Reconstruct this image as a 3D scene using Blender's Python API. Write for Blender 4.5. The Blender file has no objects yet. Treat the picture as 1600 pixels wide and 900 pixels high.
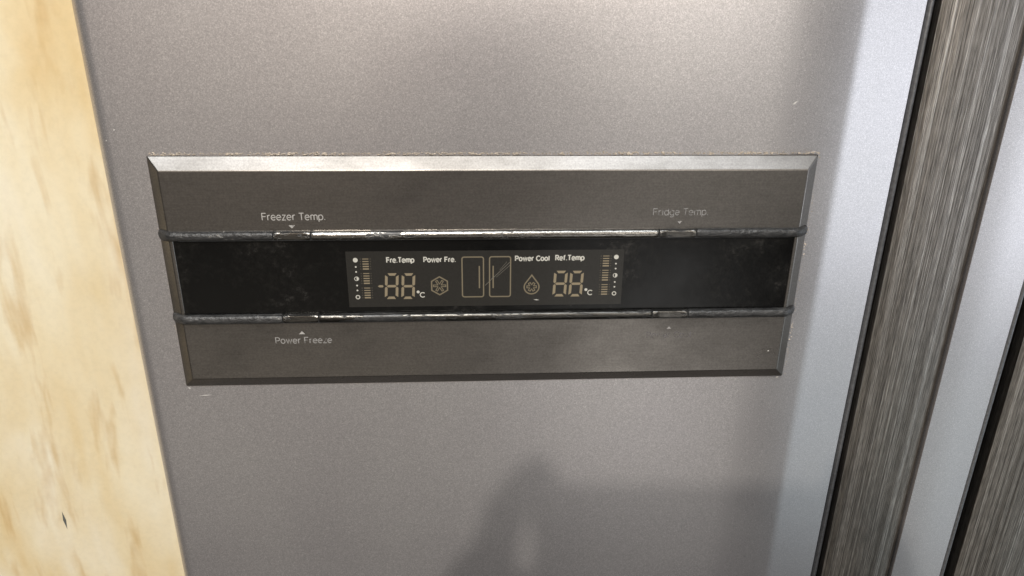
import bpy, bmesh, math, random
from mathutils import Vector, Matrix, noise

random.seed(7)
SC = bpy.context.scene
COL = SC.collection

# ------------------------------------------------------------------ camera
CAM_LOC = Vector((-0.0083136, -0.32894, 0.12499))
PITCH, YAW, ROLL = 0.38077, 0.05662, 0.01022
cam_data = bpy.data.cameras.new("camera")
cam_data.sensor_width = 36.0
cam_data.lens = 1156.0 / 1600.0 * 36.0
cam_data.clip_start = 0.01
cam_data.clip_end = 100.0
cam = bpy.data.objects.new("camera", cam_data)
COL.objects.link(cam)
fw = Vector((math.sin(YAW) * math.cos(PITCH), math.cos(YAW) * math.cos(PITCH), -math.sin(PITCH)))
rt = Vector((math.cos(YAW), -math.sin(YAW), 0.0))
up = rt.cross(fw)
r2 = math.cos(ROLL) * rt + math.sin(ROLL) * up
u2 = -math.sin(ROLL) * rt + math.cos(ROLL) * up
cam.matrix_world = Matrix(((r2.x, u2.x, -fw.x, CAM_LOC.x),
                           (r2.y, u2.y, -fw.y, CAM_LOC.y),
                           (r2.z, u2.z, -fw.z, CAM_LOC.z),
                           (0, 0, 0, 1)))
SC.camera = cam

# ------------------------------------------------------------------ world, lamps, exposure
world = bpy.data.worlds.new("World")
SC.world = world
world.use_nodes = True
bgn = world.node_tree.nodes["Background"]
bgn.inputs["Color"].default_value = (1.0, 0.90, 0.78, 1)
bgn.inputs["Strength"].default_value = 0.05


def area_lamp(name, loc, target, sx, sy, power, colour):
    d = bpy.data.lights.new(name, 'AREA')
    d.shape = 'RECTANGLE'
    d.size, d.size_y = sx, sy
    d.energy = power
    d.color = colour
    o = bpy.data.objects.new(name, d)
    COL.objects.link(o)
    o.location = loc
    o.rotation_euler = (Vector(target) - Vector(loc)).to_track_quat('-Z', 'Y').to_euler()
    return o


area_lamp("ceiling_lamp", (-0.05, -1.08, 1.36), (0, 0, 0.03), 1.9, 0.42, 19.5, (0.88, 0.94, 1.0))
area_lamp("ceiling_bulb", (-0.30, -1.75, 1.31), (0, 0, 0), 0.05, 0.05, 39.0, (1.0, 0.94, 0.86))
area_lamp("left_fill", (-0.70, -1.80, 0.18), (0, 0, 0.05), 1.2, 0.5, 1.3, (1.0, 0.82, 0.66))  # unseen fill panel added at the left to lift the door's tone
area_lamp("room_lamp", (0.10, -1.95, 0.52), (0.05, 0, 0), 1.00, 0.5, 5.5, (1.0, 0.89, 0.78))
area_lamp("doorway_lamp", (0.68, -1.85, 0.42), (0.05, 0, 0), 0.32, 0.95, 4.6, (1.0, 0.96, 0.88))
area_lamp("floor_bounce_fill", (0.46, -1.60, -0.85), (0.05, 0, 0), 0.50, 0.7, 1.35, (1.0, 0.98, 0.95))  # added fill standing in for bounce off the unseen floor
area_lamp("low_left_fill", (-0.60, -1.60, -0.85), (-0.05, 0, 0), 1.30, 0.7, 0.9, (1.0, 0.92, 0.80))  # unseen fill added to brighten the door's lower left
area_lamp("window_lamp", (1.88, -0.60, -0.10), (0.18, 0, 0), 0.90, 1.0, 8.2, (0.83, 0.90, 1.0))
area_lamp("window_lamp_below", (1.58, -0.57, -0.90), (0.18, 0, 0), 0.80, 0.6, 1.3, (0.76, 0.92, 1.0))

SC.view_settings.view_transform = 'Standard'
SC.view_settings.look = 'None'
SC.view_settings.gamma = 1.0
SC.view_settings.exposure = 0.0
SC.view_settings.use_curve_mapping = False


# ------------------------------------------------------------------ helpers
MM = 0.001


def mesh_object(name, verts, faces, material, parent=None, smooth=False):
    me = bpy.data.meshes.new(name)
    me.from_pydata(verts, [], faces)
    me.validate()
    me.update()
    if smooth:
        me.polygons.foreach_set("use_smooth", [True] * len(me.polygons))
        me.set_sharp_from_angle(angle=math.radians(33))
    me.materials.append(material)
    o = bpy.data.objects.new(name, me)
    COL.objects.link(o)
    if parent is not None:
        o.parent = parent
    return o


def recalc(o):
    bm = bmesh.new()
    bm.from_mesh(o.data)
    bmesh.ops.recalc_face_normals(bm, faces=bm.faces)
    bm.to_mesh(o.data)
    bm.free()


def bevel(o, width, segments=3, angle=25):
    m = o.modifiers.new("bevel", 'BEVEL')
    m.width = width
    m.segments = segments
    m.limit_method = 'ANGLE'
    m.angle_limit = math.radians(angle)
    m.harden_normals = True
    o.data.polygons.foreach_set("use_smooth", [True] * len(o.data.polygons))


def empty(name, loc=(0, 0, 0)):
    o = bpy.data.objects.new(name, None)
    o.location = loc
    o.empty_display_size = 0.05
    COL.objects.link(o)
    return o


def extrude_profile(name, prof, z0, z1, material, parent=None, zseg=1, thick=0.003):
    """prof: list of (x, y) left to right; a sheet with thickness (towards +Y)."""
    n = len(prof)
    verts, faces = [], []
    zs = [z0, z0 + 0.001, z1 - 0.001, z1]        # guard loops keep the long faces' normals level
    zseg = 3
    for z in zs:
        for (x, y) in prof:
            verts.append((x, y, z))
    for j in range(zseg):
        for i in range(n - 1):
            a = j * n + i
            faces.append((a, a + 1, a + n + 1, a + n))
    o = mesh_object(name, verts, faces, material, parent, smooth=True)
    m = o.modifiers.new("solid", 'SOLIDIFY')
    m.thickness = thick
    m.offset = -1.0
    return o


# ------------------------------------------------------------------ materials
def new_mat(name):
    m = bpy.data.materials.new(name)
    m.use_nodes = True
    nt = m.node_tree
    b = nt.nodes["Principled BSDF"]
    return m, nt, b


def N(nt, kind, **kw):
    n = nt.nodes.new(kind)
    for k, v in kw.items():
        setattr(n, k, v)
    return n


def coords(nt, scale=(1, 1, 1), loc=(0, 0, 0), rot=(0, 0, 0)):
    tc = N(nt, 'ShaderNodeTexCoord')
    mp = N(nt, 'ShaderNodeMapping')
    mp.inputs['Scale'].default_value = scale
    mp.inputs['Location'].default_value = loc
    mp.inputs['Rotation'].default_value = rot
    nt.links.new(tc.outputs['Object'], mp.inputs['Vector'])
    return mp.outputs['Vector']


def noise_tex(nt, vec, scale, detail=2.0, rough=0.5, dist=0.0):
    n = N(nt, 'ShaderNodeTexNoise')
    n.inputs['Scale'].default_value = scale
    n.inputs['Detail'].default_value = detail
    n.inputs['Roughness'].default_value = rough
    n.inputs['Distortion'].default_value = dist
    nt.links.new(vec, n.inputs['Vector'])
    return n.outputs['Fac']


def ramp(nt, fac, stops):
    r = N(nt, 'ShaderNodeValToRGB')
    els = r.color_ramp.elements
    while len(els) > 1:
        els.remove(els[-1])
    for i, (p, c) in enumerate(stops):
        e = els[0] if i == 0 else els.new(p)
        e.position = p
        e.color = (c, c, c, 1) if isinstance(c, (int, float)) else (*c, 1)
    nt.links.new(fac, r.inputs['Fac'])
    return r.outputs['Color']


def mix(nt, a, b, fac, mode='MIX'):
    m = N(nt, 'ShaderNodeMix', data_type='RGBA', blend_type=mode)
    for val, sock in ((a, m.inputs[6]), (b, m.inputs[7])):
        if isinstance(val, tuple):
            sock.default_value = (*val, 1)
        else:
            nt.links.new(val, sock)
    if isinstance(fac, (int, float)):
        m.inputs[0].default_value = fac
    else:
        nt.links.new(fac, m.inputs[0])
    return m.outputs[2]


def bump(nt, b, height, strength, dist, prev=None):
    n = N(nt, 'ShaderNodeBump')
    n.inputs['Strength'].default_value = strength
    n.inputs['Distance'].default_value = dist
    nt.links.new(height, n.inputs['Height'])
    if prev is not None:
        nt.links.new(prev, n.inputs['Normal'])
    nt.links.new(n.outputs['Normal'], b.inputs['Normal'])
    return n.outputs['Normal']


def setp(b, **kw):
    names = {'metallic': 'Metallic', 'rough': 'Roughness', 'coat': 'Coat Weight', 'coat_rough': 'Coat Roughness',
             'spec': 'Specular IOR Level', 'aniso': 'Anisotropic'}
    for k, v in kw.items():
        if k == 'col':
            b.inputs['Base Color'].default_value = (*v, 1)
        else:
            b.inputs[names[k]].default_value = v


# silver metallic paint with an orange-peel / sandy grain
def make_paint():
    m, nt, b = new_mat("silver_metallic_paint")
    v = coords(nt, (1, 1, 1), (0.00011, 0.00023, 0.00017))
    grain = noise_tex(nt, v, 2200, 2.5, 0.65)
    big = noise_tex(nt, v, 14, 3.0, 0.55)
    g = ramp(nt, grain, [(0.30, (0.375, 0.358, 0.360)), (0.50, (0.485, 0.464, 0.466)), (0.62, (0.575, 0.552, 0.552)), (0.74, (0.76, 0.735, 0.73))])
    tone = ramp(nt, big, [(0.3, (0.95, 0.94, 0.94)), (0.7, (1.0, 0.995, 0.98))])
    nt.links.new(mix(nt, g, tone, 1.0, 'MULTIPLY'), b.inputs['Base Color'])
    rr = ramp(nt, big, [(0.3, 0.34), (0.7, 0.38)])
    nt.links.new(rr, b.inputs['Roughness'])
    setp(b, metallic=0.76)
    bump(nt, b, grain, 0.12, 0.00016)
    return m


# vertically brushed, streaky grip metal
def make_brushed():
    m, nt, b = new_mat("streaky_brushed_metal")
    v1 = coords(nt, (1, 1, 0.003))
    v2 = coords(nt, (1, 1, 0.004), (3.1, 0, 1.7))
    v3 = coords(nt, (1, 1, 0.05), (1.3, 0, 0.4))
    wide = noise_tex(nt, v1, 230, 3.0, 0.6)
    fine = noise_tex(nt, v2, 1700, 3.0, 0.65)
    hair = noise_tex(nt, v3, 2300, 2.0, 0.6)
    c1 = ramp(nt, wide, [(0.30, (0.155, 0.134, 0.112)), (0.50, (0.26, 0.232, 0.202)), (0.70, (0.42, 0.388, 0.350))])
    c2 = ramp(nt, fine, [(0.34, 0.45), (0.46, 0.80), (0.54, 1.0), (0.66, 1.4)])
    c3 = ramp(nt, hair, [(0.3, 0.55), (0.7, 1.4)])
    c = mix(nt, mix(nt, c1, c2, 1.0, 'MULTIPLY'), c3, 1.0, 'MULTIPLY')
    nt.links.new(c, b.inputs['Base Color'])
    nt.links.new(ramp(nt, fine, [(0.3, 0.50), (0.7, 0.33)]), b.inputs['Roughness'])
    setp(b, metallic=0.9)
    bump(nt, b, fine, 0.5, 0.0006)
    return m


# dark stainless face of the control panel, brushed along its length, smudged
def make_bezel():
    m, nt, b = new_mat("dark_brushed_steel")
    v = coords(nt, (0.05, 1, 1))
    vs = coords(nt, (0.5, 1, 1), (2, 1, 3))
    line = noise_tex(nt, v, 1400, 3.0, 0.6)
    smudge = noise_tex(nt, vs, 28, 4.0, 0.6)
    g = noise_tex(nt, coords(nt), 1300, 2.0, 0.6)
    c1 = ramp(nt, line, [(0.3, (0.206, 0.190, 0.174)), (0.7, (0.236, 0.219, 0.201))])
    c2 = ramp(nt, smudge, [(0.30, 0.70), (0.46, 0.94), (0.62, 1.05)])
    c3 = ramp(nt, g, [(0.3, 0.85), (0.7, 1.12)])
    nt.links.new(mix(nt, mix(nt, c1, c2, 1.0, 'MULTIPLY'), c3, 1.0, 'MULTIPLY'), b.inputs['Base Color'])
    nt.links.new(ramp(nt, smudge, [(0.3, 0.38), (0.7, 0.26)]), b.inputs['Roughness'])
    setp(b, metallic=0.92)
    bump(nt, b, line, 0.05, 0.0002)
    return m


# chrome plating flaking off dark plastic; wear 0 = all chrome, 1 = all plastic
def make_chrome(name, wear, seed, bright=1.0, plast=1.0, rough=0.17):
    m, nt, b = new_mat(name)
    v = coords(nt, (0.35, 1, 1), (seed, seed * 0.7, seed * 1.3))
    big = noise_tex(nt, v, 90, 2.0, 0.5)
    sm = noise_tex(nt, v, 650, 4.0, 0.65)
    add = N(nt, 'ShaderNodeMath', operation='MULTIPLY_ADD')
    nt.links.new(big, add.inputs[0])
    add.inputs[1].default_value = 1.0
    nt.links.new(sm, add.inputs[2])
    half = N(nt, 'ShaderNodeMath', operation='MULTIPLY')
    nt.links.new(add.outputs[0], half.inputs[0])
    half.inputs[1].default_value = 0.5
    t = 0.30 + 0.40 * wear
    mask = ramp(nt, half.outputs[0], [(t - 0.015, 0.0), (t + 0.015, 1.0)])   # 1 = chrome left
    plastic = ramp(nt, sm, [(0.3, tuple(q * plast for q in (0.018, 0.018, 0.019))), (0.7, tuple(q * plast for q in (0.085, 0.083, 0.081)))])
    chrome = ramp(nt, sm, [(0.3, tuple(q * bright for q in (0.42, 0.40, 0.37))), (0.6, tuple(q * bright for q in (0.72, 0.69, 0.64)))])
    nt.links.new(mix(nt, plastic, chrome, mask), b.inputs['Base Color'])
    nt.links.new(mask, b.inputs['Metallic'])
    nt.links.new(ramp(nt, mask, [(0, 0.38), (1, rough)]), b.inputs['Roughness'])
    p = bump(nt, b, mask, 0.6, 0.00012)
    pit = noise_tex(nt, coords(nt, (0.6, 1, 1), (seed, 0, 0)), 900, 3.0, 0.6)
    bump(nt, b, pit if wear > 0.6 else sm, 0.9 if wear > 0.6 else 0.5, 0.0005 if wear > 0.6 else 0.0003, p)
    return m


def make_plain(name, col, rough=0.5, metallic=0.0, spec=0.5, var=0.0, scale=600):
    m, nt, b = new_mat(name)
    setp(b, col=col, rough=rough, metallic=metallic, spec=spec)
    if var > 0:
        n = noise_tex(nt, coords(nt), scale, 3.0, 0.6)
        lo = tuple(c * (1 - var) for c in col)
        hi = tuple(min(1, c * (1 + var)) for c in col)
        nt.links.new(ramp(nt, n, [(0.3, lo), (0.7, hi)]), b.inputs['Base Color'])
    return m


def make_black_glass():
    m, nt, b = new_mat("smudged_black_acrylic")
    v = coords(nt)
    sm = noise_tex(nt, v, 420, 5.0, 0.7)
    big = noise_tex(nt, v, 26, 3.0, 0.6)
    mul = N(nt, 'ShaderNodeMath', operation='MULTIPLY')
    nt.links.new(sm, mul.inputs[0])
    nt.links.new(big, mul.inputs[1])
    nt.links.new(ramp(nt, mul.outputs[0], [(0.24, (0.0018, 0.0017, 0.0016)), (0.34, (0.0050, 0.0047, 0.0042)),
                                           (0.50, (0.030, 0.0275, 0.025))]), b.inputs['Base Color'])
    nt.links.new(ramp(nt, big, [(0.3, 0.13), (0.7, 0.30)]), b.inputs['Roughness'])
    setp(b, spec=0.35)
    bump(nt, b, sm, 0.08, 0.0003)
    return m


# printed lettering that may be partly rubbed away
def make_ink(name, col, wear=0.0, seed=0.0, rough=0.5):
    m, nt, b = new_mat(name)
    setp(b, col=col, rough=rough, spec=0.3)
    if wear > 0:
        n = noise_tex(nt, coords(nt, (1, 1, 1), (seed, 0, seed)), 420, 3.0, 0.6)
        t = 0.30 + 0.40 * wear
        nt.links.new(ramp(nt, n, [(t - 0.08, 0.0), (t + 0.08, 1.0)]), b.inputs['Alpha'])
    return m


def make_wall():
    m, nt, b = new_mat("cream_stone_laminate")
    v = coords(nt, (1, 1, 0.22), rot=(0, math.radians(3), 0))
    vl = coords(nt, (1, 1, 0.5), (5, 2, 1))
    a = noise_tex(nt, v, 26, 3.5, 0.55, 0.2)
    c = noise_tex(nt, vl, 16, 4.0, 0.6, 0.4)
    s = noise_tex(nt, v, 75, 3.0, 0.6, 0.2)
    f = noise_tex(nt, coords(nt), 420, 3.0, 0.6)
    base = ramp(nt, a, [(0.30, (0.64, 0.485, 0.27)), (0.42, (0.70, 0.59, 0.39)), (0.52, (0.73, 0.65, 0.48)),
                        (0.64, (0.75, 0.69, 0.56))])
    mott = ramp(nt, c, [(0.34, (0.84, 0.73, 0.53)), (0.62, (0.97, 0.965, 0.95))])
    stain = ramp(nt, s, [(0.26, (0.68, 0.50, 0.28)), (0.48, (1, 1, 1))])
    spk = ramp(nt, f, [(0.3, 0.95), (0.6, 1.0)])
    col = mix(nt, mix(nt, mix(nt, base, mott, 0.8, 'MULTIPLY'), stain, 0.75, 'MULTIPLY'), spk, 1.0, 'MULTIPLY')
    nt.links.new(col, b.inputs['Base Color'])
    setp(b, rough=0.55, spec=0.3)
    bump(nt, b, a, 0.05, 0.0008)
    return m


PAINT = make_paint()
BRUSHED = make_brushed()
BEZEL = make_bezel()
BLACK = make_black_glass()
WALL = make_wall()
DARKTRIM = make_plain("dark_grey_trim", (0.16, 0.16, 0.165), 0.35, 0.7, var=0.25)
GAPBLACK = make_plain("gap_black", (0.010, 0.010, 0.010), 0.7)  # black for rod cores, and for door gaps in place of shade
WINDOW = make_plain("tinted_display_window", (0.022, 0.0203, 0.0175), 0.26, 0.0, 0.35, var=0.10, scale=900)
INK_WHITE = make_ink("white_display_print", (0.50, 0.478, 0.42))
INK_GOLD = make_ink("amber_display_segment", (0.235, 0.190, 0.124))
INK_GOLD_DIM = make_ink("dim_amber_display_line", (0.17, 0.14, 0.092))
INK_FAINT = make_ink("faint_amber_display_dots", (0.055, 0.047, 0.035))
INK_SCR = make_ink("thin_scratch_line", (0.15, 0.135, 0.11))
INK_LABEL = make_ink("silver_lettering", (0.38, 0.36, 0.335), 0.12, 1.0)
INK_SCUFF = make_ink("scuffed_silver_lettering", (0.30, 0.285, 0.27), 0.20, 2.0)
INK_WORN = make_ink("worn_silver_lettering", (0.25, 0.24, 0.23), 0.22, 3.3)
INK_GHOST = make_ink("nearly_erased_lettering", (0.135, 0.125, 0.13), 0.52, 5.2)
DUST = make_plain("pale_dried_grime", (0.42, 0.36, 0.29), 0.75, 0.0, 0.3, var=0.45, scale=900)

# ------------------------------------------------------------------ wall beside the refrigerator
ZB, ZT = -0.62, 0.55
wx0, wx1, wy0, wy1 = -0.75, -0.1700, 0.0060, 0.022
wall = mesh_object("wall", [(wx0, wy0, ZB), (wx1, wy0, ZB), (wx1, wy1, ZB), (wx0, wy1, ZB),
                            (wx0, wy0, ZT), (wx1, wy0, ZT), (wx1, wy1, ZT), (wx0, wy1, ZT)],
                   [(0, 1, 5, 4), (1, 2, 6, 5), (2, 3, 7, 6), (3, 0, 4, 7), (0, 3, 2, 1), (4, 5, 6, 7)], WALL)
bevel(wall, 0.0008, 2)
wall["kind"] = "structure"
wall["label"] = "cream mottled stone-look wall beside the grey freezer door"

# ------------------------------------------------------------------ freezer door
fridge_root = empty("refrigerator", (0, 0, 0))
fridge_root["label"] = "grainy silver side-by-side refrigerator with a dark control panel and brushed vertical grips"
fridge_root["category"] = "refrigerator"


def arc(cx, cy, r, a0, a1, n):
    return [(cx + r * math.cos(math.radians(a0 + (a1 - a0) * i / n)),
             cy + r * math.sin(math.radians(a0 + (a1 - a0) * i / n))) for i in range(n + 1)]


# left edge rolls back, broad flat front, right edge falls away to the grip
FOLD = 21.0
prof = [(-0.1718, 0.030)] + arc(-0.1718 + 0.008, 0.008, 0.008, 180, 270, 10)
x = -0.155
while x < 0.145:
    prof.append((x, 0.0))
    x += 0.02
# slow bow added to the shape to darken a vertical band, then folds over to FOLD within a short radius
cx_, cy_, ang = 0.124, 0.0, 0.0
steps = [(0.0026, 0.72)] * 14 + [(0.0006, (FOLD - 10.08) / 10.0)] * 10
prof = [p for p in prof if p[0] < 0.123]
prof.append((cx_, cy_))
for (ds, da) in steps:
    ang += da
    cx_ += ds * math.cos(math.radians(ang))
    cy_ += ds * math.sin(math.radians(ang))
    prof.append((cx_, cy_))
px, py = prof[-1]
tf = math.tan(math.radians(FOLD))
ex = (0.1865 + 0.6 * (py - px * tf)) / (1 - 0.6 * tf)
ey = py + (ex - px) * math.tan(math.radians(FOLD))
for k in (0.33, 0.66, 1.0):
    prof.append((px + (ex - px) * k, py + (ey - py) * k))
prof.append((ex + 0.0006, ey + 0.0012))
prof.append((ex + 0.0004, ey + 0.020))
freezer = extrude_profile("freezer_door", prof, ZB, ZT, PAINT, fridge_root, thick=0.0015)
freezer["label"] = "grainy grey freezer door carrying the control panel"


def edge_trim(parent, x0, y0, w):
    p = [(x0, y0 + 0.014)] + [(x0 + w * 0.5 + w * 0.5 * math.cos(math.radians(a)),
                               y0 + 0.0024 - 0.0024 * math.sin(math.radians(a))) for a in range(180, -1, -20)]
    p.append((x0 + w, y0 + 0.014))
    return extrude_profile("edge_trim", p, ZB, ZT, DARKTRIM, parent, thick=0.0004)


def grip(parent, x0, x1, y0, y1, sag, nn=28):
    p = []
    for i in range(nn + 1):
        t = i / nn
        p.append((x0 + (x1 - x0) * t, y0 + (y1 - y0) * t - sag * 4 * t * (1 - t)))
    p = [(x0 - 0.0004, y0 + 0.012)] + p + [(x1 + 0.0004, y1 + 0.008)]
    return extrude_profile("brushed_grip", p, ZB, ZT, BRUSHED, parent, thick=0.0010)


edge_trim(freezer, ex + 0.0012, ey + 0.0006, 0.0036)
grip(freezer, 0.2030, 0.2492, 0.0160, 0.0220, 0.0024)
gap = extrude_profile("gap_shade_sheet", [(0.192, 0.034), (0.20, 0.034), (0.2505, 0.037)], ZB, ZT, GAPBLACK, freezer, thick=0.002)  # black sheet added behind the grip, standing in for the gap's shade

# ------------------------------------------------------------------ neighbouring refrigerator door
def shifted(p):
    return list(p)


x0, x1 = 0.2500, 0.2890
sp = [(x0 + 0.0001, 0.034), (x0 + 0.0001, 0.0214)]
for i in range(25):
    t = i / 24
    sp.append((x0 + 0.0003 + (x1 - x0 - 0.0003) * t, 0.0198 + 0.0090 * t - 0.0010 * math.sin(math.pi * t)))
sp += [(x1 + 0.0004, sp[-1][1] + 0.0012), (x1 + 0.0004, 0.044)]
fridge = extrude_profile("fridge_door", shifted(sp), ZB, ZT, PAINT, fridge_root, thick=0.0012)
fridge["label"] = "bright silver refrigerator door beyond the first brushed grip"
ye = sp[-2][1]
edge_trim(fridge, x1 + 0.0009, ye - 0.0002, 0.0038)
grip(fridge, 0.3010, 0.372, 0.0315, 0.0370, 0.0040)
extrude_profile("gap_shade_sheet", shifted([(0.2875, 0.050), (0.301, 0.050), (0.373, 0.054)]), ZB, ZT, GAPBLACK, fridge, thick=0.002)  # second added black sheet, shade of this gap put into its colour

# ------------------------------------------------------------------ control panel
PW, PT, PB = 0.1500, 0.0572, -0.0570          # footprint on the door
FW, FT, FB = 0.1447, 0.0512, -0.0512          # raised face
D = -0.0042                                   # face depth
OX, OT, OB = 0.1432, 0.0214, -0.0195          # opening for the black strip
RZ_T, RZ_B = 0.0216, -0.0193                  # rods


def rect(w, t, bt, y):
    return [(-w, y, t), (w, y, t), (w, y, bt), (-w, y, bt)]


v = rect(PW, PT, PB, 0.0050) + rect(PW, PT, PB, -0.0005) + rect(FW, FT, FB, D) + rect(OX, OT, OB, D) + rect(OX, OT, OB, -0.0016)
f = []
for ring in range(4):
    for k in range(4):
        a = ring * 4 + k
        b_ = ring * 4 + (k + 1) % 4
        f.append((a, b_, b_ + 4, a + 4))
panel = mesh_object("control_panel", v, f, BEZEL, fridge_root)
recalc(panel)
bevel(panel, 0.00045, 3, 18)
panel["label"] = "dark brushed control panel with two worn rods and a display"

plate = mesh_object("black_strip", rect(OX + 0.001, OT + 0.001, OB - 0.001, -0.0037), [(0, 3, 2, 1)], BLACK, panel)
m_ = plate.modifiers.new("solid", 'SOLIDIFY')
m_.thickness = 0.001
m_.offset = -1
plate["label"] = "smudged black strip between the two rods"


def box(name, x0, x1, y0, y1, z0, z1, mat, parent, bev=0.0):
    vv = [(x0, y0, z0), (x1, y0, z0), (x1, y1, z0), (x0, y1, z0), (x0, y0, z1), (x1, y0, z1), (x1, y1, z1), (x0, y1, z1)]
    o = mesh_object(name, vv, [(0, 1, 5, 4), (1, 2, 6, 5), (2, 3, 7, 6), (3, 0, 4, 7), (0, 3, 2, 1), (4, 5, 6, 7)], mat, parent)
    if bev:
        bevel(o, bev, 2)
    return o


DY = -0.00378
disp = box("display_window", -0.0668, 0.0627, -0.00376, -0.0036, -0.0143, 0.0135, WINDOW, panel)
disp["label"] = "slightly lighter display window in the black strip"


# rods: swept along X, hooking back to the door at the panel's ends
def rod_path(xx):
    """front depth and height of the rod's centre at xx"""
    ax = abs(xx)
    if ax < 0.1430:
        y = -0.0046
    else:
        t = min(1.0, (ax - 0.1430) / 0.0078)
        y = -0.0046 + 0.0050 * (t ** 1.5)
    return y


def rod_segment(name, xa, xb, zc, mat, lump, seed, flat=False):
    nl = max(12, int((xb - xa) / 0.0007))
    nr = 20
    vs, fs = [], []
    for i in range(nl + 1):
        xx = xa + (xb - xa) * i / nl
        yc = rod_path(xx)
        e = min(xx - xa, xb - xx)
        k = 1.0
        hook_end = (abs(xx) > 0.1430)
        if hook_end:
            k = 1.0 + 0.06 * math.sin((abs(xx) - 0.1430) / 0.0078 * math.pi)
            rem = 0.1508 - abs(xx)
            if rem < 0.0022:
                k *= math.sqrt(max(0.02, 1 - (1 - rem / 0.0022) ** 2))
        elif e < 0.0004:
            k = 0.93 + 0.07 * e / 0.0004
        for j in range(nr):
            a = 2 * math.pi * j / nr
            ry, rz = 0.0019, 0.00235
            cy, sz = math.cos(a), math.sin(a)
            yy = -ry * cy * k
            zz = rz * sz * k
            if flat:
                # button: front facet cut flat with sloping ends
                cut = 0.00125 + 0.0005 * max(0.0, 1 - e / 0.0030)
                if yy < -cut:
                    yy = -cut - (-yy - cut) * 0.15
            p = Vector((xx, yc + yy, zc + zz))
            q = Vector((xx * 260 + seed, yy * 900, zz * 900))
            d = noise.noise(q) * 0.6 + noise.noise(q * 2.7) * 0.4
            q2 = Vector((xx * 60 + seed * 3, a * 0.3, 0))
            d2 = noise.noise(q2)
            s = lump * (d + 0.5 * d2)
            p += Vector((0, -cy * s, sz * s))
            vs.append(tuple(p))
    for i in range(nl):
        for j in range(nr):
            a = i * nr + j
            b_ = i * nr + (j + 1) % nr
            fs.append((a, b_, b_ + nr, a + nr))
    fs.append(tuple(range(nr - 1, -1, -1)))
    fs.append(tuple(nl * nr + j for j in range(nr)))
    o = mesh_object(name, vs, fs, mat, panel, smooth=True)
    recalc(o)
    return o


CH_END_A = make_chrome("rod_end_bare_plastic", 0.85, 1.1, 0.5, 0.55)
CH_END_B = make_chrome("rod_end_flaked", 0.66, 4.7, 0.4, 0.8)
CH_TOP = make_chrome("rod_mostly_chrome", 0.30, 2.3, 0.46, 0.8, 0.24)
CH_BOT = make_chrome("rod_half_flaked", 0.46, 6.1, 0.13, 0.6, 0.30)
CH_BTN = make_chrome("button_chrome", 0.36, 8.9, 0.24, 0.7, 0.28)

XS = [(-0.1508, -0.0983), (-0.0977, -0.0816), (-0.0809, 0.0777), (0.0784, 0.0951), (0.0958, 0.1508)]
for zc, mid, sd, who in ((RZ_T, CH_TOP, 3.0, 0), (RZ_B, CH_BOT, 11.0, 1)):
    a = rod_segment("rod_end", *XS[0], zc, CH_END_B if who else CH_END_A, 0.00019, sd)
    a["label"] = "worn dark rod end wrapping round the panel's left side"
    b_ = rod_segment("button", *XS[1], zc, CH_BTN, 0.00005, sd + 20, True)
    c = rod_segment("rod", *XS[2], zc, mid, 0.00006 if who == 0 else 0.00009, sd + 40)
    c["label"] = ("bright chrome rod above the display" if who == 0 else "flaking dark chrome rod below the display")
    d_ = rod_segment("button", *XS[3], zc, CH_BTN, 0.00005, sd + 60, True)
    e_ = rod_segment("rod_end", *XS[4], zc, CH_END_A, 0.00019, sd + 80)
    e_["label"] = "worn black rod end wrapping round the panel's right side"
    labels = (("metallic button under the Freezer Temp. lettering", "metallic button under the faded Fridge Temp. lettering"),
              ("metallic button over the Power Freeze lettering", "metallic button over the nearly erased lettering"))[who]
    b_["label"], d_["label"] = labels
    core = box("rod_core", -0.1400, 0.1400, -0.0058, -0.0030, zc - 0.0020, zc + 0.0020, GAPBLACK, panel)


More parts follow.
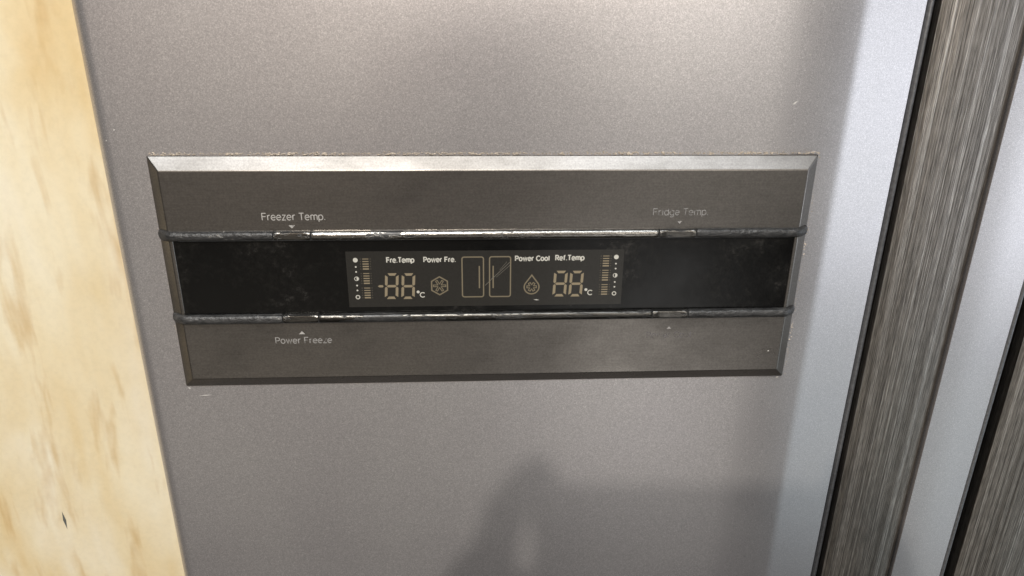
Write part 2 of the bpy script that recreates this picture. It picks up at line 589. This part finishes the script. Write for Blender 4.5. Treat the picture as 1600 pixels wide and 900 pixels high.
# ------------------------------------------------------------------ lettering
class Marks:
    def __init__(self):
        self.v, self.f = [], []

    def poly(self, pts):
        b0 = len(self.v)
        self.v += [(p[0] * MM, 0, p[1] * MM) for p in pts]
        self.f.append(tuple(range(b0, b0 + len(pts))))

    def ring(self, cx, cz, ro, ri, nn=28, a0=0, a1=360):
        for i in range(nn):
            t0 = math.radians(a0 + (a1 - a0) * i / nn)
            t1 = math.radians(a0 + (a1 - a0) * (i + 1) / nn)
            self.poly([(cx + ro * math.cos(t0), cz + ro * math.sin(t0)), (cx + ro * math.cos(t1), cz + ro * math.sin(t1)),
                       (cx + ri * math.cos(t1), cz + ri * math.sin(t1)), (cx + ri * math.cos(t0), cz + ri * math.sin(t0))])

    def disc(self, cx, cz, r, nn=20):
        self.poly([(cx + r * math.cos(2 * math.pi * i / nn), cz + r * math.sin(2 * math.pi * i / nn)) for i in range(nn)])

    def line(self, pts, w, closed=False):
        """outline of even width through pts (mitred)"""
        P = [Vector((p[0], p[1])) for p in pts]
        nn = len(P)
        L, Rr = [], []
        for i in range(nn):
            if closed:
                a, c = P[i - 1], P[(i + 1) % nn]
            else:
                a, c = P[max(0, i - 1)], P[min(nn - 1, i + 1)]
            d0 = (P[i] - a)
            d1 = (c - P[i])
            if d0.length < 1e-9:
                d0 = d1
            if d1.length < 1e-9:
                d1 = d0
            n0 = Vector((-d0.y, d0.x)).normalized()
            n1 = Vector((-d1.y, d1.x)).normalized()
            mm = (n0 + n1)
            mm = mm.normalized() if mm.length > 1e-6 else n0
            k = min(2.0, 1.0 / max(0.3, mm.dot(n0)))
            L.append(P[i] + mm * w * 0.5 * k)
            Rr.append(P[i] - mm * w * 0.5 * k)
        rng = range(nn) if closed else range(nn - 1)
        for i in rng:
            j = (i + 1) % nn
            self.poly([L[i], L[j], Rr[j], Rr[i]])

    def build(self, name, y, mat, label=None):
        o = mesh_object(name, [(a, y, c) for a, b2, c in self.v], self.f, mat, panel)
        if label:
            o["label"] = label
        return o


def gl_arc(cx, cy, rx, ry, a0, a1, nn=12):
    return [(cx + rx * math.cos(math.radians(a0 + (a1 - a0) * i / nn)),
             cy + ry * math.sin(math.radians(a0 + (a1 - a0) * i / nn))) for i in range(nn + 1)]


XH = 0.73                                     # x-height against a cap height of 1
BOWL = gl_arc(0.29, XH / 2, 0.29, XH / 2, 0, 360, 22)
GLYPHS = {                                    # width, centre-line strokes (cap height = 1)
    'F': (0.60, [[(0.05, 0), (0.05, 1), (0.60, 1)], [(0.05, 0.53), (0.54, 0.53)]]),
    'T': (0.66, [[(0.0, 1), (0.66, 1)], [(0.33, 0), (0.33, 1)]]),
    'P': (0.64, [[(0.05, 0), (0.05, 1), (0.36, 1)] + gl_arc(0.36, 0.73, 0.27, 0.27, 90, -90) + [(0.05, 0.46)]]),
    'R': (0.68, [[(0.05, 0), (0.05, 1), (0.36, 1)] + gl_arc(0.36, 0.74, 0.26, 0.26, 90, -90) + [(0.05, 0.48)], [(0.36, 0.48), (0.66, 0)]]),
    'C': (0.74, [gl_arc(0.42, 0.5, 0.42, 0.5, 42, 318, 22)]),
    'r': (0.36, [[(0.05, 0), (0.05, XH)], gl_arc(0.32, XH - 0.30, 0.27, 0.30, 178, 80, 6)]),
    'e': (0.58, [[(0.02, XH * 0.52), (0.57, XH * 0.52)] + gl_arc(0.29, XH / 2, 0.285, XH / 2, 4, 318, 20)]),
    'z': (0.50, [[(0.03, XH), (0.47, XH), (0.02, 0), (0.49, 0)]]),
    'm': (0.92, [[(0.05, 0), (0.05, XH)], gl_arc(0.265, XH - 0.22, 0.215, 0.22, 175, 0, 10) + [(0.48, 0)],
                 gl_arc(0.695, XH - 0.22, 0.215, 0.22, 175, 0, 10) + [(0.91, 0)]]),
    'p': (0.60, [[(0.04, -0.28), (0.04, XH)], [(p[0] + 0.02, p[1]) for p in BOWL]]),
    'd': (0.60, [[(0.56, 0), (0.56, 1)], BOWL]),
    'g': (0.60, [[(0.56, XH), (0.56, -0.06)] + gl_arc(0.30, -0.06, 0.26, 0.22, 0, -150, 10), BOWL]),
    'o': (0.60, [BOWL]),
    'i': (0.16, [[(0.08, 0), (0.08, XH)], [(0.08, 0.90), (0.08, 1.02)]]),
    'l': (0.16, [[(0.08, 0), (0.08, 1)]]),
    'f': (0.36, [[(0.14, 0), (0.14, 0.78)] + gl_arc(0.34, 0.80, 0.20, 0.20, 180, 80, 6), [(0.0, XH), (0.33, XH)]]),
    'w': (0.84, [[(0.02, XH), (0.22, 0), (0.42, XH), (0.62, 0), (0.82, XH)]]),
    '.': (0.16, [[(0.08, -0.01), (0.08, 0.11)]]),
    ' ': (0.22, []),
}


def text_mesh(name, body, x0, x1, zbase, cap, y, mat, stroke=0.10, gapw=0.17):
    adv, total = [], 0.0
    for ch in body:
        adv.append(total)
        total += GLYPHS[ch][0] + gapw
    total -= gapw
    sx = (x1 - x0) / total / MM
    cz = cap / MM
    w = stroke * cz
    vs, fs, k = [], [], 0
    for ch, a in zip(body, adv):
        for st in GLYPHS[ch][1]:
            mk = Marks()
            pts = [(x0 / MM + (a + p[0]) * sx, zbase / MM + w * 0.4 + p[1] * (cz - w * 0.8)) for p in st]
            closed = (abs(st[0][0] - st[-1][0]) < 1e-6 and abs(st[0][1] - st[-1][1]) < 1e-6)
            if closed:
                pts = pts[:-1]
            mk.line(pts, w, closed)
            b0 = len(vs)
            vs += [(p[0], y - 2e-6 * k, p[2]) for p in mk.v]
            fs += [tuple(b0 + q for q in ff) for ff in mk.f]
            k = (k + 1) % 4
    o = mesh_object(name, vs, fs, mat, panel)
    o["label"] = "lettering reading " + body
    return o


FY = D - 0.00004
text_mesh("button_lettering", "Freezer Temp.", -0.1025, -0.0744, 0.0287, 0.0035, FY, INK_LABEL, 0.115)
text_mesh("button_lettering", "Fridge Temp.", 0.0747, 0.1005, 0.0300, 0.0034, FY, INK_WORN, 0.10)
text_mesh("button_lettering", "Power Freeze", -0.1030, -0.0764, -0.0327, 0.0034, FY, INK_SCUFF, 0.12)
t4 = text_mesh("button_lettering", "Power Cool", 0.0765, 0.0985, -0.0324, 0.0032, FY, INK_GHOST, 0.11)
t4["label"] = "nearly rubbed-off lettering under the lower right button"
TY = DY - 0.00003
text_mesh("display_lettering", "Fre.Temp", -0.0482, -0.0356, 0.0078, 0.0028, TY, INK_WHITE, 0.20, 0.20)
text_mesh("display_lettering", "Power Fre.", -0.0311, -0.0163, 0.0079, 0.0027, TY, INK_WHITE, 0.20, 0.20)
text_mesh("display_lettering", "Power Cool", 0.0115, 0.0275, 0.0081, 0.0027, TY, INK_WHITE, 0.20, 0.20)
text_mesh("display_lettering", "Ref.Temp", 0.0304, 0.0438, 0.0082, 0.0028, TY, INK_WHITE, 0.20, 0.20)


# flat marks -------------------------------------------------------
# pointers by the buttons
for (cx, z0, z1, w, mat) in ((-89.6, 26.4, 24.9, 1.45, INK_LABEL), (87.5, 27.3, 25.9, 1.1, INK_SCUFF),
                             (-90.1, -27.8, -26.2, 1.45, INK_LABEL), (87.3, -27.6, -26.3, 1.1, INK_SCUFF)):
    mk = Marks()
    mk.poly([(cx - w, z0), (cx + w, z0), (cx, z1)])
    mk.build("pointer_mark", FY, mat)

# level scales at both ends of the display
for side, cx, zo in ((0, -62.48, 0.0), (1, 59.1, 0.45)):
    mk = Marks()
    zs = [9.31, 5.98, 3.51, 0.10, -3.29, -5.75, -9.16]
    mk.disc(cx, zs[0] + zo, 1.12)
    for k in (1, 2, 4, 5):
        mk.disc(cx, zs[k] + zo, 0.42, 12)
    mk.ring(cx, zs[3] + zo, 1.10, 0.80)
    h = [(cx + 0.85 * math.cos(math.radians(a)), zs[3] + zo + 0.85 * math.sin(math.radians(a))) for a in range(-90, 91, 15)]
    mk.poly(h)
    mk.ring(cx, zs[6] + zo, 1.08, 0.66)
    mk.build("level_dots", TY, INK_WHITE)
    mk = Marks()
    fa = Marks()
    bx0, bx1 = (-59.30, -56.45) if side == 0 else (52.80, 55.80)
    for top in (9.83, 2.68, -4.60):
        for k in range(5):
            z = top - k * 1.225 + (0.55 if side else 0) - (0.08 if side else 0)
            mk.poly([(bx0, z - 0.19 - 0.035 * k), (bx1, z - 0.19 - 0.035 * k), (bx1, z + 0.19 + 0.035 * k), (bx0, z + 0.19 + 0.035 * k)])
            for dx in (-0.95, 0.75):
                xx = (bx0 if dx < 0 else bx1) + dx
                fa.poly([(xx - 0.2, z - 0.28), (xx + 0.3, z - 0.28), (xx + 0.3, z + 0.28), (xx - 0.2, z + 0.28)])
    mk.build("level_bars", TY, INK_GOLD)
    fa.build("level_ticks", TY, INK_FAINT)


# seven-segment digits
def digit(cx, zmid, w, h, lean, t=1.25, g=0.22):
    mk = Marks()
    hw, hh = w / 2, h / 2

    def sk(p):
        return (cx + p[0] + (p[1]) * lean, zmid + p[1])

    def hseg(z, kind):
        b = t * 0.5
        if kind == 0:   # middle: pointed both ends
            pts = [(-hw + b + g, z), (-hw + t + g, z + b * .95), (hw - t - g, z + b * .95), (hw - b - g, z), (hw - t - g, z - b * .95), (-hw + t + g, z - b * .95)]
        elif kind > 0:  # top
            pts = [(-hw + 0.75 * t + g, z), (hw - 0.55 * t - g, z), (hw - 1.25 * t - g, z - t), (-hw + 1.45 * t + g, z - t)]
        else:           # bottom
            pts = [(-hw + 1.35 * t + g, z + t), (hw - 1.35 * t - g, z + t), (hw - 0.65 * t - g, z), (-hw + 0.65 * t + g, z)]
        mk.poly([sk(p) for p in pts])

    def vseg(s, upper):
        x_o, x_i = s * hw, s * (hw - t)
        if upper:
            pts = [(x_o, hh - 0.6 * t - g), (x_i, hh - 1.25 * t - g), (x_i, t * 0.5 + g), (s * (hw - t * 0.5), g), (x_o, t * 0.5 + g)]
        else:
            pts = [(x_o, -hh + 0.6 * t + g), (x_i, -hh + 1.25 * t + g), (x_i, -t * 0.5 - g), (s * (hw - t * 0.5), -g), (x_o, -t * 0.5 - g)]
        mk.poly([sk(p) for p in pts])

    hseg(hh, 1)
    hseg(0, 0)
    hseg(-hh, -1)
    for s in (-1, 1):
        vseg(s, True)
        vseg(s, False)
    return mk.build("digit", TY, INK_GOLD)


digit(-46.45, -3.79, 6.3, 13.0, 0.062)
digit(-38.72, -3.88, 6.3, 13.0, 0.062)
digit(32.95, -3.42, 6.5, 13.1, 0.045)
digit(40.60, -3.52, 6.5, 13.1, 0.045)
mk = Marks()
mk.poly([(-52.9, -3.78), (-52.1, -3.2), (-50.7, -3.2), (-50.15, -3.78), (-50.7, -4.36), (-52.1, -4.36)])
mk.build("minus_sign", TY, INK_GOLD)
for cx, cz in ((-34.2, -6.85), (45.45, -6.60)):
    mk = Marks()
    mk.disc(cx, cz, 0.72, 14)
    mk.build("degree_dot", TY, INK_WHITE)
    text_mesh("unit_letter", "C", (cx + 0.95) * MM, (cx + 3.0) * MM, (cz - 2.85) * MM, 0.0027, TY, INK_WHITE, 0.17)


# six-armed flake drawn as outlined arms
def flake(mk, cx, cz, r, w, lw, a_off=0):
    pts = []
    for k in range(6):
        a = math.radians(60 * k + a_off)
        ca, sa = math.cos(a), math.sin(a)
        for (u, vv) in ((w * 0.9, -w * 0.5), (r, -w * 0.5), (r, w * 0.5), (w * 0.9, w * 0.5)):
            pts.append((cx + u * ca - vv * sa, cz + u * sa + vv * ca))
    mk.line(pts, lw, True)


mk = Marks()
hx, hz, hr = -24.05, -3.86, 4.55
mk.line([(hx + hr * 0.94 * math.cos(math.radians(90 + 60 * k)), hz + hr * math.sin(math.radians(90 + 60 * k))) for k in range(6)], 0.62, True)
flake(mk, hx, hz, 2.9, 0.85, 0.40)
mk.build("snowflake_symbol", TY, INK_GOLD_DIM, "hexagon outline with a snowflake inside")

mk = Marks()
dx, dz, rr = 19.42, -4.95, 3.52
dp = [(dx, 1.05)]
for i in range(25):
    a = math.radians(28 - (28 + 180 + 28) * i / 24)
    dp.append((dx + rr * math.cos(a), dz + rr * math.sin(a)))
mk.line(dp, 0.62, True)
flake(mk, dx + 0.02, -4.88, 2.25, 1.0, 0.42, 30 * 0)
mk.build("drop_symbol", TY, INK_GOLD_DIM, "water drop outline with a flake inside")

# two little door outlines
for (x0, x1, zt, zb, hxx, who) in ((-13.35, -3.35, 10.35, -9.65, -5.3, 0), (-0.5, 9.35, 10.4, -9.65, 1.18, 1)):
    mk = Marks()
    pts = []
    r = 1.0
    for (cx, cz, a0) in ((x1 - r, zt - r, 90), (x1 - r, zb + r, 0), (x0 + r, zb + r, -90), (x0 + r, zt - r, -180)):
        for i in range(6):
            a = math.radians(a0 - 90 * i / 5)
            pts.append((cx + r * math.cos(a), cz + r * math.sin(a)))
    mk.line(pts, 0.58, True)
    mk.line([(hxx, 5.9), (hxx, -5.3)], 0.62)
    mk.build("door_symbol", TY, INK_GOLD_DIM, "small door outline with a handle line, " + ("scratched across" if who else "unscratched"))
mk = Marks()
for (a, b, w) in (((-2.6, -3.9), (8.9, 7.6), 0.22), ((2.6, 0.2), (9.2, 6.3), 0.16), ((4.3, 3.8), (7.6, 7.9), 0.14), ((0.2, -1.0), (1.6, 0.8), 0.3)):
    mk.line([a, b], w)
mk.build("scratch", TY - 0.00003, INK_SCR, "thin diagonal scratches over the door symbol")

# ------------------------------------------------------------------ grime bead where the panel meets the door
def grime(xa, za, xb, zb, size, seed, dens=1.0):
    vs, fs = [], []
    L = math.hypot(xb - xa, zb - za)
    cnt = int(L / 0.0007 * dens)
    rnd = random.Random(seed)
    for i in range(cnt):
        t = rnd.random()
        amp = 0.55 + 0.9 * max(0.0, noise.noise(Vector((t * L * 60, seed, 0))) + 0.25)
        r = size * amp * rnd.uniform(0.35, 1.0)
        cx = xa + (xb - xa) * t + rnd.gauss(0, 0.00025)
        cz = za + (zb - za) * t + rnd.gauss(0, 0.00030)
        c = Vector((cx, -0.0001 - r * 0.2, cz))
        b0 = len(vs)
        sx = rnd.uniform(0.8, 2.2)
        for (a, b, e) in ((1, 0, 0), (-1, 0, 0), (0, 1, 0), (0, -1, 0), (0, 0, 1), (0, 0, -1)):
            q = c + Vector((a * r * sx, b * r * 0.7, e * r)) * rnd.uniform(0.8, 1.2)
            vs.append(tuple(q))
        for tri in ((0, 2, 4), (2, 1, 4), (1, 3, 4), (3, 0, 4), (2, 0, 5), (1, 2, 5), (3, 1, 5), (0, 3, 5)):
            fs.append(tuple(b0 + q for q in tri))
    o = mesh_object("grime_line", vs, fs, DUST, panel)
    o["kind"] = "stuff"
    return o


grime(-0.149, 0.0578, 0.151, 0.0580, 0.00050, 3, 2.2)
grime(0.1507, 0.057, 0.1509, -0.056, 0.00030, 9, 0.9)
grime(-0.1504, 0.050, -0.1504, -0.056, 0.00020, 17, 0.45)
grime(-0.148, -0.0574, 0.148, -0.0574, 0.00016, 23, 0.3)


# ------------------------------------------------------------------ the phone that takes the picture, and the hand that holds it
PHONE = make_plain("matt_black_phone_back", (0.03, 0.03, 0.032), 0.45)
GLASS = make_plain("dark_lens_glass", (0.008, 0.008, 0.010), 0.08)
SKIN = make_plain("skin", (0.50, 0.31, 0.22), 0.5, var=0.12, scale=220)


def rounded_slab(name, w, h, d, r, mat, parent, off=(0, 0, 0)):
    """rounded rectangle w x h in local XY, depth d along local Z"""
    ring = []
    for (cx, cy, a0) in ((w / 2 - r, h / 2 - r, 0), (-w / 2 + r, h / 2 - r, 90), (-w / 2 + r, -h / 2 + r, 180), (w / 2 - r, -h / 2 + r, 270)):
        for i in range(7):
            a = math.radians(a0 + 15 * i)
            ring.append((cx + r * math.cos(a) + off[0], cy + r * math.sin(a) + off[1]))
    nn = len(ring)
    vs = [(p[0], p[1], off[2]) for p in ring] + [(p[0], p[1], off[2] + d) for p in ring]
    fs = [tuple(range(nn - 1, -1, -1)), tuple(range(nn, 2 * nn))]
    for i in range(nn):
        fs.append((i, (i + 1) % nn, (i + 1) % nn + nn, i + nn))
    o = mesh_object(name, vs, fs, mat, parent)
    bevel(o, min(d * 0.35, 0.0015), 3, 40)
    return o


phone = empty("phone")
phone.matrix_world = cam.matrix_world.copy()
phone["label"] = "black phone held up facing the refrigerator, casting the soft shadow low on its door"
phone["category"] = "phone"
rounded_slab("phone_body", 0.146, 0.072, 0.0085, 0.009, PHONE, phone, (0.043, -0.016, 0.004))
rounded_slab("lens_bar", 0.020, 0.060, 0.0018, 0.008, GLASS, phone, (-0.002, -0.016 - 0.002, 0.0023))


def hand(name, label, side):
    """a hand gripping one end of the phone: joints in the phone's own frame (x right, y up, z towards the photographer)"""
    ends = -0.032 if side < 0 else 0.116
    lean = 1.0 if side < 0 else -0.30
    J, E, Rd = [], [], []

    def chain(start, pts):
        prev = start
        for (p, r) in pts:
            x = ends + side * p[0]
            J.append((x, p[1], p[2]))
            Rd.append(r)
            if prev is not None:
                E.append((prev, len(J) - 1))
            prev = len(J) - 1
        return prev

    elbow = chain(None, [((0.075 * lean, -0.330, 0.190), 0.040), ((0.058 * lean, -0.220, 0.120), 0.034), ((0.040 * lean, -0.130, 0.062), 0.027), ((0.030, -0.095, 0.044), 0.027)])
    palm = chain(elbow, [((0.028, -0.060, 0.034), 0.030), ((0.024, -0.034, 0.028), 0.024)])
    # index finger bent over the upper corner, the others wrapped round the end, thumb behind
    chain(palm, [((0.018, -0.008, 0.022), 0.0105), ((0.010, 0.012, 0.016), 0.0100), ((-0.002, 0.024, 0.012), 0.0090), ((-0.012, 0.030, 0.008), 0.0075)])
    chain(palm, [((0.030, -0.014, 0.014), 0.0100), ((0.021, -0.006, -0.002), 0.0092), ((-0.002, -0.004, -0.010), 0.0085), ((-0.020, -0.006, -0.009), 0.0072)] if side > 0 else
                [((0.030, -0.020, 0.014), 0.0100), ((0.021, -0.016, -0.002), 0.0092), ((0.006, -0.014, -0.005), 0.0085)])
    chain(palm - 1, [((0.030, -0.040, 0.014), 0.0100), ((0.020, -0.032, -0.002), 0.0090), ((0.000, -0.030, -0.008), 0.0082), ((-0.012, -0.031, -0.006), 0.0070)])
    chain(palm - 1, [((0.028, -0.062, 0.014), 0.0095), ((0.016, -0.052, -0.002), 0.0082), ((-0.002, -0.048, -0.006), 0.0072)])
    chain(palm - 1, [((0.012, -0.050, 0.036), 0.0120), ((-0.008, -0.030, 0.028), 0.0100), ((-0.028, -0.014, 0.023), 0.0085)])
    me = bpy.data.meshes.new(name)
    me.from_pydata(J, E, [])
    o = bpy.data.objects.new(name, me)
    COL.objects.link(o)
    sk = o.modifiers.new("skin", 'SKIN')
    sk.use_smooth_shade = True
    for i, dta in enumerate(me.skin_vertices[0].data):
        dta.radius = (Rd[i], Rd[i])
        dta.use_root = (i == 0)
    sub = o.modifiers.new("sub", 'SUBSURF')
    sub.levels = sub.render_levels = 2
    me.materials.append(SKIN)
    o.matrix_world = cam.matrix_world.copy()
    o["label"] = label
    o["category"] = "hand"
    return o


hand("hand", "hand gripping the lens end of the phone, its finger shadow low on the door", -1)
hand("hand", "hand gripping the far end of the phone beside the vertical grips", 1)


# ------------------------------------------------------------------ small wear marks
PALE = make_plain("pale_scratch", (0.52, 0.50, 0.46), 0.5)
INKY = make_plain("dark_scuff", (0.10, 0.10, 0.09), 0.6)


def sliver(name, x0, z0, x1, z1, w, y, mat, parent):
    d = Vector((x1 - x0, z1 - z0))
    nrm = Vector((-d.y, d.x)).normalized() * w * 0.5
    mx, mz = (x0 + x1) / 2, (z0 + z1) / 2
    pts = [(x0, z0), (mx + nrm.x, mz + nrm.y), (x1, z1), (mx - nrm.x, mz - nrm.y)]
    o = mesh_object(name, [(p[0], y, p[1]) for p in pts] + [(p[0], y + 0.00006, p[1]) for p in pts],
                    [(0, 1, 2, 3), (7, 6, 5, 4), (0, 4, 5, 1), (1, 5, 6, 2), (2, 6, 7, 3), (3, 7, 4, 0)], mat, parent)
    recalc(o)
    return o


DOOR_PROF = list(prof)


def door_y(xq):
    for (xa, ya), (xb, yb) in zip(DOOR_PROF[10:], DOOR_PROF[11:]):
        if xa <= xq <= xb and xb > xa:
            return ya + (yb - ya) * (xq - xa) / (xb - xa)
    return 0.0


for (a, b, c, d, w) in ((-0.2291, -0.1352, -0.2287, -0.1468, 0.0016),):
    sliver("scuff_mark", a, b, c, d, w, wy0 - 0.00005, INKY, wall)
for (a, b, c, d, w) in ((0.1346, 0.0793, 0.1370, 0.0813, 0.0006), (-0.1446, -0.0626, -0.1386, -0.0624, 0.0004),
                        (-0.1258, -0.0818, -0.1249, -0.0813, 0.0006), (-0.1620, 0.0680, -0.1612, 0.0686, 0.0006),
                        (-0.1660, 0.0634, -0.1654, 0.0639, 0.0005), (0.1392, 0.1002, 0.1398, 0.1012, 0.0004),
                        (-0.1495, -0.0580, -0.1480, -0.0586, 0.0006), (0.1475, -0.0590, 0.1490, -0.0584, 0.0008),
                        (0.0520, -0.0700, 0.0530, -0.0698, 0.0004), (-0.0710, -0.0905, -0.0706, -0.0899, 0.0005)):
    sliver("scratch", a, b, c, d, w, door_y((a + c) / 2) - 0.00008, PALE, freezer)
sliver("scratch", 0.0205, -0.0114, 0.0232, -0.0117, 0.0005, DY - 0.00008, PALE, panel)
sliver("scratch", 0.1384, -0.0408, 0.1392, -0.0403, 0.0007, FY - 0.00004, PALE, panel)
